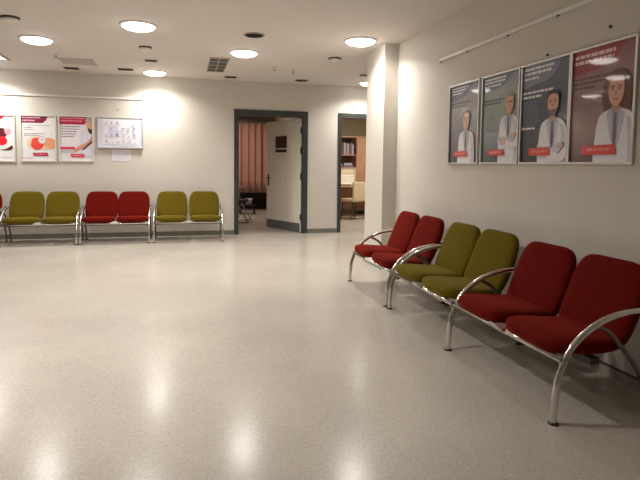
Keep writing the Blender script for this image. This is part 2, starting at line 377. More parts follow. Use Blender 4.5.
# ------------------------------------------------------------------ benches
def sup(t, n):
    c, s = math.cos(t), math.sin(t)
    return math.copysign(abs(c) ** (2 / n), c), math.copysign(abs(s) ** (2 / n), s)
def cushion_mesh(name, path, m, SEG=36):
    """path: list of (centre(y,z), normal(y,z), half width, half thickness)"""
    b = MB(); rings = []
    for (cy, cz), (ny, nz), hw, ht in path:
        ring = []
        for k in range(SEG):
            x, t = sup(2 * PI * k / SEG, 3.4)
            # slight dish across the width on the upper side
            dish = -0.10 * ht * (1 - (x) ** 2) if t > 0 else 0
            ring.append((x * hw, cy + ny * (t * ht + dish), cz + nz * (t * ht + dish)))
        rings.append(ring)
    b.rings(rings, m)
    return b.mesh(name)
def round_end(s, e):            # 0..1 profile that closes at both ends
    return max(0.0, 1 - abs(s) ** e) ** (1 / e)
def seat_mesh(m):
    N = 30; path = []
    prof = catmull([(0, -0.015, 0.358), (0, 0.06, 0.361), (0, 0.17, 0.352), (0, 0.29, 0.344), (0, 0.43, 0.352)], 12)
    for i in range(N + 1):
        s = -math.cos(PI * i / N)                       # -1 front .. 1 rear
        q = (s + 1) / 2 * (len(prof) - 1); j = min(int(q), len(prof) - 2); p = prof[j].lerp(prof[j + 1], q - j)
        tn = (prof[j + 1] - prof[j]).normalized(); nrm = (-tn.z, tn.y)
        wfront = max(0.02, 1 - max(0, -s) ** 3.2) ** (1 / 2.2) if s < 0 else max(0.02, 1 - s ** 8) ** (1 / 5)
        tk = max(0.03, 1 - abs(s) ** 4) ** (1 / 2.4)
        path.append(((p.y, p.z), nrm, 0.231 * (0.36 + 0.64 * wfront) * (1.0 if s < 0 else 1 - .10 * s), 0.051 * tk))
    return cushion_mesh('seat', path, m)
def back_mesh(m):
    N = 30; path = []
    prof = catmull([(0, 0.365, 0.355), (0, 0.398, 0.43), (0, 0.445, 0.54), (0, 0.488, 0.655), (0, 0.518, 0.752)], 12)
    for i in range(N + 1):
        s = -math.cos(PI * i / N)
        q = (s + 1) / 2 * (len(prof) - 1); j = min(int(q), len(prof) - 2); p = prof[j].lerp(prof[j + 1], q - j)
        tn = (prof[j + 1] - prof[j]).normalized(); nrm = (-tn.z, tn.y)
        wd = max(0.02, 1 - max(0, s) ** 3.6) ** (1 / 2.2) if s > 0 else max(0.02, 1 - (-s) ** 9) ** (1 / 5)
        tk = max(0.03, 1 - abs(s) ** 5) ** (1 / 2.4)
        base_w = 0.217 + 0.020 * (1 - (s * 0.9) ** 2)
        path.append(((p.y, p.z), nrm, base_w * (0.45 + 0.55 * wd), 0.044 * tk))
    return cushion_mesh('backrest', path, m)
SEAT = {k: seat_mesh(M[k]) for k in ('red', 'green')}
BACK = {k: back_mesh(M[k]) for k in ('red', 'green')}
ARC = [(0, 0.0, 0.0), (0, 0.002, 0.08), (0, 0.008, 0.16), (0, 0.026, 0.235), (0, 0.068, 0.335), (0, 0.112, 0.386), (0, 0.165, 0.428), (0, 0.235, 0.468), (0, 0.310, 0.494), (0, 0.40, 0.512), (0, 0.48, 0.517)]
REAR = [(0, 0.225, 0.452), (0, 0.30, 0.415), (0, 0.365, 0.345), (0, 0.43, 0.27), (0, 0.485, 0.19), (0, 0.522, 0.10), (0, 0.535, 0.0)]
b = MB(); b.tube(catmull(ARC, 6), 0.0162, M['chrome'], 14, 1.0, (1, 0, 0)); ARC_ME = b.mesh('arm_leg')
b = MB(); b.tube(catmull(REAR, 5), 0.0115, M['shaded_metal'], 12, 1.0, (1, 0, 0)); REAR_ME = b.mesh('rear_leg')
b = MB(); b.lathe([(0.001, 0), (0.024, 0), (0.024, 0.006), (0.018, 0.012), (0.001, 0.012)], M['dark_steel'], 18, (0, 0, 0)); FOOT_ME = b.mesh('foot_cap')
b = MB(); b.tube([(0, 0.478, 0.517), (0, 0.51, 0.518)], 0.019, M['black'], 12); TIP_ME = b.mesh('arm_tip')
bench_cache = {}
def make_bench(col, L, lx, rx, label, loc, rz, group, off=0.0, dz=0.0):
    """local x along the bench (centre 0), y from the front feet to the wall; lx/rx: end frame positions or None"""
    t = thing('waiting_bench', label, 'bench', loc, rz, group)
    for s in (-1, 1):
        o = link('seat', SEAT[col], t); o.location = (s * L / 4 + off, off * 1.2, dz * .3)
        o = link('backrest', BACK[col], t); o.location = (s * (L / 4 - 0.006) + off * 1.2, off * 1.8, dz)
    key = round(L, 3)
    if key not in bench_cache:
        h = L / 2
        b = MB()
        b.tube([(-h, 0.040, 0.300), (h, 0.040, 0.300)], 0.016, M['chrome'], 12); ra = b.mesh('front_rail')
        b = MB(); b.box(-h + 0.02, h - 0.02, 0.215, 0.265, 0.255, 0.29, M['dark_steel'], 0.004)
        for s in (-1, 1):
            b.box(s * L / 4 - 0.05, s * L / 4 + 0.05, 0.04, 0.36, 0.285, 0.305, M['dark_steel'])
            b.tube(catmull([(s * L / 4, 0.24, 0.27), (s * L / 4, 0.41, 0.27), (s * L / 4, 0.455, 0.33), (s * L / 4, 0.48, 0.50)], 4), 0.014, M['dark_steel'], 8)
        be = b.mesh('beam')
        b = MB()   # bright wing bracket showing between the two cushions
        bm = bmesh.new(); vs = [bm.verts.new(p) for p in ((-0.075, 0.005, 0.306), (0.075, 0.005, 0.306), (0.02, -0.012, 0.338), (-0.02, -0.012, 0.338))]
        vs2 = [bm.verts.new((v.co.x, v.co.y + 0.05, v.co.z)) for v in vs]
        bm.faces.new(vs); bm.faces.new(vs2[::-1])
        for k in range(4): bm.faces.new((vs[k], vs2[k], vs2[(k + 1) % 4], vs[(k + 1) % 4]))
        b.add(bm, M['chrome']); bm.free(); br = b.mesh('seat_bracket')
        bench_cache[key] = (ra, be, br)
    ra, be, br = bench_cache[key]
    link('front_rail', ra, t); link('beam', be, t); link('seat_bracket', br, t)
    for x in (lx, rx):
        if x is None: continue
        a = link('arm_leg', ARC_ME, t); a.location = (x, 0, 0)
        link('foot_cap', FOOT_ME, a); link('arm_tip', TIP_ME, a)
        r = link('rear_leg', REAR_ME, t); r.location = (x, 0, 0)
        f = link('foot_cap', FOOT_ME, r); f.location = (0, 0.535, 0)
    return t
FX = 1.677
# right wall row: local x -> -Y
def right_bench(col, ya, yb, la, lb, label, grp, dz=-0.012):
    L = ya - yb
    make_bench(col, L, -L / 2 if la else None, L / 2 if lb else None, label, (FX, (ya + yb) / 2, 0), -PI / 2, grp, 0.014, dz)
right_bench('red', 5.085, 4.088, 1, 1, 'red two-seat bench on the right wall next to the column, farthest of that row', 'benches along the right wall')
right_bench('green', 4.014, 3.044, 1, 0, 'olive green two-seat bench on the right wall between the two red benches', 'benches along the right wall')
right_bench('red', 3.013, 2.012, 1, 1, 'red two-seat bench on the right wall, nearest and largest in the photo', 'benches along the right wall', -0.026)
FY = 8.125
def left_bench(col, x0, x1, label, y=FY):
    L = x1 - x0; make_bench(col, L, -L / 2, L / 2, label, ((x0 + x1) / 2, y, 0), 0, 'benches along the back wall')
left_bench('red', -3.585, -2.58, 'red two-seat bench on the back wall cut off by the left edge of the photo')
left_bench('green', -2.52, -1.515, 'olive green two-seat bench under the three posters on the back wall')
left_bench('red', -1.462, -0.505, 'red two-seat bench under the notice board on the back wall')
left_bench('green', -0.434, 0.590, 'olive green two-seat bench on the back wall nearest the open door')

# ------------------------------------------------------------------ picture rails
def rail(label, length, loc, rz, hooks):
    t = thing('picture_rail', label, 'rail', loc, rz)
    b = MB(); b.box(0, length, -0.020, 0, -0.014, 0.014, M['railm'], 0.004); b.box(0, length, -0.024, -0.018, -0.014, -0.007, M['railm']); b.obj('track', t)
    for x in hooks:
        b = MB(); b.box(x - .006, x + .006, -0.022, -0.006, -0.022, -0.012, M['dark_steel'], .001); b.tube([(x, -.014, -.02), (x, -.018, -.030), (x, -.025, -.028)], .0022, M['dark_steel'], 6); b.obj('hook', t)
M['railm'] = noisy('rail_white', (0.86, 0.84, 0.80), (0.88, 0.86, 0.82), 10, 0.35)
rail('white picture rail high on the right wall above the staff posters', 4.6 - 0.5, (XR, 4.60, 2.212), -PI / 2, (0.02, 0.50, 1.08, 1.62, 2.3))
rail('white picture rail high on the back wall above the bright posters', 0.603 + 0, (-3.9, YB, 2.222), 0, ()) if False else rail('white picture rail high on the back wall above the left posters', 3.9 - 0.604, (-3.9, YB, 2.222), 0, ())

# ------------------------------------------------------------------ posters
MC = {}
def pm(col, coat=0.6):
    k = tuple(round(c, 3) for c in col)
    if k not in MC:
        MC[k] = noisy('print_ink', tuple(c * .97 for c in k), tuple(min(1, c * 1.03) for c in k), 40, 0.5, Coat_Weight=coat, Coat_Roughness=0.04)
    return MC[k]
def s2l(r, g, b):
    f = lambda c: (c / 255 / 12.92) if c <= 10 else ((c / 255 + .055) / 1.055) ** 2.4
    return (min(.85, f(r) * 1.3), min(.85, f(g) * 1.3), min(.85, f(b) * 1.3))
def grad_mat(name, stops, axis='Z', size=0.7):
    m = mat(name, stops[0][1], 0.5, Coat_Weight=0.6, Coat_Roughness=0.04)
    nt = m.node_tree; tc = nt.nodes.new('ShaderNodeTexCoord'); sp = nt.nodes.new('ShaderNodeSeparateXYZ'); nt.links.new(tc.outputs['Generated'], sp.inputs[0])
    r = nt.nodes.new('ShaderNodeValToRGB'); nt.links.new(sp.outputs[axis], r.inputs[0])
    while len(r.color_ramp.elements) < len(stops): r.color_ramp.elements.new(0.5)
    for e, (p, c) in zip(r.color_ramp.elements, stops): e.position = p; e.color = (*c, 1)
    nt.links.new(r.outputs[0], nt.nodes['Principled BSDF'].inputs['Base Color'])
    return m
PW, PH = 0.5, 0.7
class Art:
    """flat printed art: x 0..1 across, y 0..1 up, in poster fractions"""
    def __init__(s, w, h, base):
        s.b = MB(); s.w = w; s.h = h; s.k = 0
        s.b.box(-w / 2, w / 2, -0.004, 0.0, 0, h, base)
    def poly(s, pts, m):
        for ax, lim, sg in ((0, 0.0, 1), (0, 1.0, -1), (1, 0.0, 1), (1, 1.0, -1)):   # trim the art at the sheet's edge
            out = []
            for i in range(len(pts)):
                p, q = pts[i - 1], pts[i]; dp, dq = sg * (p[ax] - lim), sg * (q[ax] - lim)
                if (dp < 0) != (dq < 0):
                    t = dp / (dp - dq); out.append((p[0] + (q[0] - p[0]) * t, p[1] + (q[1] - p[1]) * t))
                if dq >= 0: out.append(q)
            pts = out
        if len(pts) < 3: return
        s.k += 1; y = -0.004 - 0.00035 * s.k
        s.b.face([((p[0] - .5) * s.w, y, p[1] * s.h) for p in pts], m)
    def rect(s, x0, y0, x1, y1, m): s.poly([(x0, y0), (x1, y0), (x1, y1), (x0, y1)], m)
    def ell(s, cx, cy, rx, ry, m, n=22): s.poly([(cx + rx * math.cos(2 * PI * k / n), cy + ry * math.sin(2 * PI * k / n)) for k in range(n)], m)
    def curve(s, pts, m): s.poly([(p.x, p.y) for p in catmull([(a, c, 0) for a, c in pts], 5)], m)
    def words(s, x0, x1, y, h, m):
        s.k += 1; yy = -0.004 - 0.00035 * s.k; x = x0
        while x < x1 - .01:
            wd = min(random.uniform(.035, .11), x1 - x)
            s.b.face([((a - .5) * s.w, yy, c * s.h) for a, c in ((x, y), (x + wd, y), (x + wd, y + h), (x, y + h))], m)
            x += wd + .014
    def pill(s, x0, y0, x1, y1, m, slant=.02):
        s.poly([(x0 + slant, y0), (x1 + slant * 1.5, y0), (x1 + slant * 1.2, (y0 + y1) / 2), (x1, y1), (x0, y1 - .006), (x0 - slant * .4, (y0 + y1) / 2)], m)
def framed(name, label, cat, loc, rz, art, w, h, fw, fm, group=None, depth=0.018):
    t = thing(name, label, cat, loc, rz, group)
    b = MB()
    W2, H2 = w / 2 + fw, h + fw
    for x0, x1, z0, z1 in ((-W2, W2, h, H2), (-W2, W2, -fw, 0), (-W2, -w / 2, 0, h), (w / 2, W2, 0, h)):
        b.box(x0, x1, -depth, 0, z0, z1, fm, 0.003)
    b.obj('frame', t)
    o = art.b.obj('print', t, weld='keep')
    return t
skin = pm(s2l(172, 128, 108)); skin_l = pm(s2l(200, 150, 128)); coat_w = pm(s2l(208, 206, 216)); coat_s = pm(s2l(176, 174, 188)); hair_d = pm(s2l(40, 32, 32)); hair_g = pm(s2l(132, 122, 118)); hair_b = pm(s2l(92, 56, 44))
badge = pm(s2l(196, 48, 44)); badge_l = pm(s2l(226, 120, 110)); ink_w = pm(s2l(214, 214, 220)); ink_d = pm(s2l(66, 70, 82)); ink_m = pm(s2l(120, 124, 132))
def doctor(a, cx, hy, sc, hair, tie, arms=True, beard=None, glasses=False, long_hair=False, lean=0):
    """printed half figure: head at (cx,hy)"""
    X = lambda x: cx + x * sc
    Y = lambda y: hy + y * sc * PW / PH
    P = lambda pts: [(X(x), Y(y)) for x, y in pts]
    K = 1.28                                            # head size against the body
    HX = lambda x: X(x * K)
    HY = lambda y: Y(-.14 + (y + .14) * K)
    Q = lambda pts: [(HX(x), HY(y)) for x, y in pts]
    if long_hair:
        a.curve(Q([(-.19, -.04), (-.17, .10), (-.08, .21), (.06, .22), (.17, .12), (.20, -.05), (.17, -.20), (.07, -.16), (-.05, -.16), (-.15, -.19), (-.19, -.04)]), hair)
    # coat body
    a.curve(P([(-.09, -.19), (-.27, -.27), (-.33, -.50), (-.36, -.90), (-.30, -1.30), (.30, -1.30), (.37, -.90), (.34, -.48), (.27, -.27), (.09, -.19), (-.09, -.19)]), coat_w)
    a.curve(P([(.18, -.30), (.27, -.36), (.33, -.60), (.35, -.95), (.30, -1.28), (.20, -1.28), (.22, -.7), (.18, -.30)]), coat_s)
    a.poly(P([(-.075, -.19), (.075, -.19), (.03, -.70), (.0, -.78), (-.03, -.70)]), pm(s2l(150, 156, 172)))      # shirt
    a.poly(P([(-.02, -.22), (.02, -.22), (.035, -.60), (0, -.70), (-.035, -.60)]), tie)
    a.poly(P([(-.085, -.18), (-.15, -.26), (-.06, -.62), (-.02, -.70)]), coat_s)                         # lapels
    a.poly(P([(.085, -.18), (.15, -.26), (.06, -.62), (.02, -.70)]), coat_s)
    a.poly(P([(-.055, -.08), (.055, -.08), (.07, -.20), (0, -.25), (-.07, -.20)]), skin)                        # neck
    if not long_hair: a.ell(HX(0.0 + lean), HY(.075), .118 * sc, .125 * sc * PW / PH, hair)
    a.curve(Q([(-.10 + lean, .06), (-.098 + lean, -.03), (-.065 + lean, -.115), (lean, -.15), (.065 + lean, -.115), (.098 + lean, -.03), (.10 + lean, .06), (.06 + lean, .125), (-.06 + lean, .125), (-.10 + lean, .06)]), skin_l)
    a.curve(Q([(-.105 + lean, .05), (-.10 + lean, .14), (lean, .185), (.10 + lean, .14), (.105 + lean, .05), (.07 + lean, .12), (-.06 + lean, .125), (-.105 + lean, .05)]), hair)
    if beard: a.curve(Q([(-.085 + lean, -.05), (-.05 + lean, -.145), (lean, -.16), (.05 + lean, -.145), (.085 + lean, -.05), (.04 + lean, -.075), (-.04 + lean, -.075), (-.085 + lean, -.05)]), beard)
    for s in (-1, 1):
        a.rect(HX(s * .045 + lean - .026), HY(.045), HX(s * .045 + lean + .026), HY(.056), hair_d)
        a.ell(HX(s * .045 + lean), HY(.022), .016 * sc, .009 * sc, hair_d, 10)
    if glasses:
        a.rect(HX(-.09 + lean), HY(.028), HX(.09 + lean), HY(.036), hair_d)
    a.poly(Q([(-.012 + lean, .01), (.012 + lean, .01), (.02 + lean, -.04), (-.02 + lean, -.04)]), skin)
    a.rect(HX(-.032 + lean), HY(-.083), HX(.032 + lean), HY(-.072), pm(s2l(150, 84, 76)))
    if arms:
        a.curve(P([(-.35, -.62), (-.36, -.80), (-.20, -.86), (.10, -.80), (.24, -.70), (.20, -.60), (.02, -.68), (-.20, -.74), (-.35, -.62)]), coat_s)
        a.curve(P([(.37, -.60), (.38, -.82), (.20, -.92), (-.06, -.86), (-.20, -.74), (-.14, -.68), (.05, -.76), (.22, -.76), (.37, -.60)]), coat_w)
        a.curve(P([(-.22, -.76), (-.15, -.67), (-.08, -.72), (-.05, -.80), (-.14, -.84), (-.22, -.76)]), skin_l)
        a.curve(P([(.18, -.62), (.26, -.60), (.28, -.68), (.20, -.71), (.18, -.62)]), skin_l)

A1 = Art(PW, PH, grad_mat('poster_grey', [(0, s2l(62, 60, 66)), (.35, s2l(104, 100, 106)), (.8, s2l(146, 144, 150)), (1, s2l(128, 128, 140))]))
A1.curve([(0, 1), (0, .80), (.3, .80), (.56, .84), (.70, .92), (.78, 1), (0, 1)], pm(s2l(104, 112, 136)))
A1.words(.06, .62, .935, .02, ink_w); A1.words(.06, .55, .90, .02, ink_w); A1.words(.06, .45, .865, .018, ink_w)
A1.words(.06, .72, .745, .016, ink_d); A1.words(.06, .58, .70, .016, ink_d)
for k in range(9): A1.words(.06, random.uniform(.36, .48), .655 - k * .027, .009, ink_m)
doctor(A1, .60, .50, .76, hair_d, pm(s2l(58, 44, 46)), arms=False, lean=0)
A1.pill(.20, .075, .64, .145, badge); A1.words(.27, .6, .10, .022, badge_l)
A2 = Art(PW, PH, grad_mat('poster_grey_green', [(0, s2l(70, 78, 80)), (.4, s2l(128, 140, 136)), (.8, s2l(140, 152, 146)), (1, s2l(104, 118, 122))]))
A2.curve([(0, 1), (0, .81), (.35, .82), (.62, .86), (.74, .93), (.80, 1), (0, 1)], pm(s2l(92, 104, 128)))
A2.words(.05, .64, .93, .02, ink_w); A2.words(.05, .60, .895, .02, ink_w); A2.words(.05, .5, .855, .02, ink_w)
A2.words(.05, .62, .69, .018, ink_d); A2.words(.05, .52, .655, .018, ink_d)
for k in range(11): A2.words(.05, random.uniform(.30, .44), .61 - k * .026, .009, ink_m)
doctor(A2, .74, .61, .70, hair_g, pm(s2l(70, 60, 70)), beard=None, glasses=True, lean=.03)
A2.pill(.22, .075, .64, .145, badge); A2.words(.29, .6, .10, .022, badge_l)
A3 = Art(PW, PH, grad_mat('poster_slate', [(0, s2l(34, 34, 42)), (.25, s2l(52, 56, 68)), (.6, s2l(66, 74, 92)), (1, s2l(82, 88, 106))]))
A3.curve([(0, 1), (0, .76), (.3, .775), (.55, .80), (.70, .86), (.78, .95), (.86, 1), (0, 1)], pm(s2l(112, 116, 136)))
A3.words(.05, .66, .925, .022, ink_w); A3.words(.05, .62, .88, .022, ink_w); A3.words(.05, .36, .83, .02, ink_w)
A3.words(.03, .66, .69, .022, ink_w); A3.words(.03, .44, .645, .022, ink_w)
for k in range(11): A3.words(.05, random.uniform(.30, .46), .60 - k * .024, .008, pm(s2l(116, 120, 134)))
A3.words(.04, .34, .33, .02, ink_w)
doctor(A3, .69, .53, .80, hair_d, pm(s2l(52, 46, 60)), beard=pm(s2l(96, 74, 68)))
A3.pill(.24, .065, .66, .145, badge); A3.words(.31, .62, .095, .022, badge_l)
A4 = Art(PW, PH, grad_mat('poster_rose', [(0, s2l(88, 52, 58)), (.3, s2l(142, 110, 108)), (.7, s2l(146, 112, 114)), (1, s2l(126, 66, 76))]))
A4.curve([(0, 1), (0, .77), (.3, .78), (.54, .80), (.70, .86), (.77, .93), (.80, 1), (0, 1)], pm(s2l(138, 40, 56)))
A4.words(.05, .68, .905, .03, pm(s2l(222, 180, 184))); A4.words(.05, .66, .855, .03, pm(s2l(222, 180, 184)))
A4.words(.05, .66, .715, .022, pm(s2l(92, 60, 66))); A4.words(.05, .56, .675, .022, pm(s2l(92, 60, 66))); A4.words(.05, .40, .635, .02, pm(s2l(92, 60, 66)))
for k in range(12): A4.words(.05, random.uniform(.34, .52), .60 - k * .025, .008, pm(s2l(120, 86, 88)))
doctor(A4, .73, .55, .86, hair_b, pm(s2l(108, 92, 104)), arms=False, long_hair=True)
A4.pill(.24, .06, .74, .145, badge); A4.words(.33, .68, .095, .022, badge_l)
FWP = 0.016
for art, yc, lab in ((A1, 4.140, 'grey staff poster with a dark-haired person in a white coat, leftmost on the right wall'),
                     (A2, 3.602, 'pale grey-green staff poster with a grey-haired person wearing glasses and a white coat'),
                     (A3, 3.088, 'dark slate blue staff poster with a person in a white coat, arms folded'),
                     (A4, 2.588, 'rose red staff poster with a long brown-haired person, nearest on the right wall')):
    t = framed('staff_poster', lab, 'poster', (XR, yc, 1.238), -PI / 2, art, 0.470, 0.680, 0.0155, M['alu'], 'staff posters on the right wall')
for (y, z, lab) in ((2.548, 2.017, 'tiny dark wall screw above the rose red poster'), (3.382 - .3, 1.962, 'tiny dark wall screw just above the slate blue poster')):
    b = MB(); b.lathe([(0.001, 0), (.009, 0), (.009, .008), (.005, .013), (.001, .014)], M['dark_steel'], 14); o = b.obj('wall_screw')
    o.location = (XR, y, z); o.rotation_euler = (0, -PI / 2, 0); tag(o, lab, 'screw')
b = MB(); b.lathe([(0.001, 0), (.009, 0), (.009, .008), (.005, .013), (.001, .014)], M['dark_steel'], 14); o = b.obj('wall_screw'); o.location = (-1.0, YB, 2.045); o.rotation_euler = (PI / 2, 0, 0); tag(o, 'tiny dark wall screw above the notice board', 'screw')

# bright posters on the back wall
wpaper = pm(s2l(226, 218, 224)); wine = pm(s2l(120, 24, 56)); crim = pm(s2l(184, 30, 48)); pinkw = pm(s2l(236, 190, 200)); ltxt = pm(s2l(150, 140, 150))
B1 = Art(PW, PH, pm(s2l(232, 222, 228)))
B1.poly([(.0, 1), (0, .84), (.52, .84), (.66, .90), (.74, 1)], pm(s2l(210, 30, 48)))
B1.words(.06, .55, .92, .03, pinkw); B1.words(.06, .45, .87, .026, pinkw)
for k in range(3): B1.words(.06, .5, .76 - k * .03, .012, ltxt)
B1.curve([(.50, .50), (.44, .60), (.55, .70), (.70, .69), (.78, .60), (.74, .52), (.60, .47), (.50, .50)], pm(s2l(86, 22, 30)))
B1.curve([(.70, .66), (.84, .70), (.90, .62), (.84, .56), (.74, .58), (.70, .66)], pm(s2l(224, 150, 160)))
B1.curve([(.50, .38), (.56, .50), (.70, .52), (.78, .44), (.74, .36), (.62, .33), (.50, .38)], pm(s2l(206, 26, 40)))
B1.curve([(.40, .27), (.60, .24), (.76, .26), (.92, .33), (.90, .24), (.70, .22), (.40, .27)], pm(s2l(70, 24, 30)))
B1.pill(.16, .10, .52, .165, pm(s2l(200, 30, 70))); 
B1.words(.62, .95, .06, .008, ltxt)
B2 = Art(PW, PH, wpaper)
B2.poly([(.0, 1), (0, .82), (.62, .82), (.72, .88), (.80, 1)], wine)
B2.words(.06, .56, .925, .026, pm(s2l(226, 170, 186))); B2.words(.06, .40, .86, .026, pm(s2l(226, 170, 186)))
B2.words(.06, .84, .765, .010, ltxt); B2.words(.10, .32, .71, .02, ltxt); B2.words(.10, .40, .67, .014, ltxt); B2.words(.10, .7, .58, .014, ltxt); B2.words(.10, .55, .54, .012, ltxt)
B2.curve([(.18, .32), (.20, .46), (.40, .52), (.70, .50), (.95, .48), (1.0, .30), (.80, .25), (.50, .24), (.30, .26), (.18, .32)], pm(s2l(238, 190, 168)))
B2.curve([(.62, .47), (.80, .50), (.97, .44), (.96, .28), (.80, .26), (.66, .32), (.62, .47)], pm(s2l(230, 150, 112)))
B2.curve([(.28, .32), (.32, .46), (.46, .50), (.60, .46), (.64, .32), (.52, .24), (.38, .24), (.28, .32)], pm(s2l(212, 70, 62)))
B2.ell(.60, .45, .115, .085, pm(s2l(176, 150, 158))); B2.ell(.60, .45, .095, .07, pm(s2l(246, 226, 228))); B2.ell(.60, .45, .03, .022, pm(s2l(220, 120, 120)))
B2.pill(.34, .10, .74, .175, pm(s2l(168, 26, 62))); B2.words(.40, .7, .13, .02, pm(s2l(216, 130, 150)))
B2.words(.04, .36, .05, .010, pm(s2l(190, 60, 90)))
B3 = Art(PW, PH, pm(s2l(214, 206, 218)))
B3.poly([(.0, 1), (0, .80), (.74, .80), (.82, .88), (.88, 1)], pm(s2l(168, 28, 56)))
B3.words(.05, .78, .925, .028, pm(s2l(222, 130, 146))); B3.words(.05, .70, .865, .028, pm(s2l(222, 130, 146)))
for k in range(5): B3.words(.07, .62 - .05 * k, .745 - k * .055, .016, pm(s2l(112, 104, 116)))
B3.curve([(.60, .16), (.66, .60), (.80, .74), (1.0, .78), (1.0, .12), (.60, .16)], pm(s2l(200, 196, 214)))
B3.curve([(.80, .88), (.90, .92), (1.0, .90), (1.0, .60), (.90, .62), (.82, .72), (.80, .88)], pm(s2l(204, 150, 124)))
B3.curve([(.76, .88), (.84, .97), (1.0, .96), (1.0, .88), (.88, .87), (.76, .88)], pm(s2l(168, 158, 156)))
B3.curve([(.84, .74), (.92, .70), (1.0, .72), (1.0, .60), (.88, .62), (.84, .74)], pm(s2l(66, 30, 32)))
B3.curve([(.44, .24), (.56, .32), (.78, .40), (.94, .52), (1.0, .58), (1.0, .50), (.84, .34), (.60, .24), (.46, .18), (.44, .24)], pm(s2l(198, 138, 112)))
B3.poly([(.64, .24), (.72, .24), (1.0, .42), (1.0, .48)], pm(s2l(74, 34, 34)))
B3.rect(.05, .25, .46, .30, pm(s2l(200, 40, 74)))
for k in range(3): B3.words(.07, .44, .215 - k * .025, .010, ltxt)
B3.pill(.34, .075, .70, .15, pm(s2l(196, 34, 66))); B3.words(.40, .66, .105, .02, pm(s2l(232, 150, 164)))
white_frame = noisy('white_poster_frame', (0.66, 0.63, 0.60), (0.72, 0.69, 0.66), 12, 0.35)
for art, x, z, lab in ((B1, -2.735, 1.215, 'white and red health poster cut off by the left edge of the photo'),
                       (B2, -2.160, 1.222, 'white health poster with a wine red banner and round red artwork, between two others'),
                       (B3, -1.622, 1.229, 'white health poster with a red banner and a bent arm, beside the notice board')):
    framed('health_poster', lab, 'poster', (x, YB, z), 0, art, 0.468, 0.678, 0.022, white_frame, 'health posters on the back wall')

# notice board
t = thing('notice_board', 'silver framed white notice board with printed sheets on the back wall', 'board', (-0.972, YB, 1.425))
bw, bh = 0.69, 0.492
b = MB()
for x0, x1, z0, z1 in ((-bw / 2, bw / 2, bh - .014, bh), (-bw / 2, -bw / 2 + .014, .02, bh), (bw / 2 - .014, bw / 2, .02, bh)):
    b.box(x0, x1, -0.022, 0, z0, z1, M['alu'], .003)
b.obj('frame', t)
b = MB(); b.box(-bw / 2, bw / 2, -0.045, 0, 0, 0.022, M['alu'], .004); b.obj('tray', t)
b = MB(); b.box(-bw / 2 + .012, bw / 2 - .012, -0.012, 0, .02, bh - .012, pm(s2l(196, 196, 208))); b.obj('panel', t)
A = Art(0.545, 0.42, pm(s2l(206, 205, 218)))
bl = pm(s2l(150, 150, 166)); bd = pm(s2l(104, 104, 120)); lv = pm(s2l(178, 172, 226))
A.rect(.16, .42, .46, .72, pm(s2l(196, 192, 230)))
for r in range(4):
    for c in range(6):
        x = .05 + c * .155; y = .10 + r * .22
        if random.random() < .9:
            A.rect(x, y, x + .11, y + .012, bl)
            for q in range(random.randint(1, 4)): A.rect(x + random.uniform(0, .07), y + .03 + q * .035, x + random.uniform(.07, .125), y + .042 + q * .035, random.choice((bl, bd, bl)))
            if random.random() < .45: A.ell(x + .05, y + .10, .028, .036, random.choice((bd, bl)), 10)
A.rect(.04, .03, .96, .05, bl)
o = A.b.obj('printed_sheet', t, weld='keep'); o.location = (0.01, -0.0125, 0.045)
o['label'] = 'large pale printed sheet with small drawings'
A = Art(0.285, 0.185, pm(s2l(206, 202, 214)))
for k in range(5): A.words(.1, .9, .8 - k * .15, .03, pm(s2l(186, 184, 198)))
o = A.b.obj('paper_notice', None, weld='keep'); o.location = (-0.957, YB, 1.226); tag(o, 'small white paper notice on the wall just below the notice board', 'paper')

# ------------------------------------------------------------------ treatment room behind the open door
t = thing('bed_curtain', 'pleated pink bed curtain inside the room behind the open door', 'curtain', (1.55, 13.45, 0))
b = MB(); n = 120; rows = []
for z in (0.47, 0.8, 1.4, 2.0, 2.26):
    rows.append([(-1.3 + 2.05 * k / n, 0.05 * math.sin(k * 0.62 + .25 * math.sin(k * .21)) * (1.0 if z < 2 else .75) + .02 * math.sin(k * .17 + z), z) for k in range(n + 1)])
b.rings(rows, M['curtain'], cap=False, closed=False)
o = b.obj('cloth', t); sm = o.modifiers.new('thickness', 'SOLIDIFY'); sm.thickness = 0.004
b = MB(); b.tube([(-1.4, 0, 2.30), (0.75, 0, 2.30)], 0.014, M['steel'], 10)
for k in range(14): b.tube([(-1.28 + k * .155, 0, 2.30), (-1.28 + k * .155, 0.0, 2.25)], 0.004, M['steel'], 6)
for x in (-1.2, 0.6): b.tube([(x, 0, 2.30), (x, 0, 2.6)], 0.008, M['steel'], 8)
b.obj('curtain_rail', t)
t = thing('visitor_chair', 'black chair with wooden armrest seen at the left inside the open door', 'chair', (1.10, 10.93, 0), -0.25)
blue = noisy('dark_blue_cloth', (0.02, 0.022, 0.032), (0.03, 0.032, 0.045), 30, 0.85)
b = MB(); b.box(-.22, .20, -.22, .22, .41, .47, blue, .02); b.obj('seat', t)
b = MB(); b.box(-.23, -.18, -.21, .21, .50, .88, blue, .02); b.obj('backrest', t)
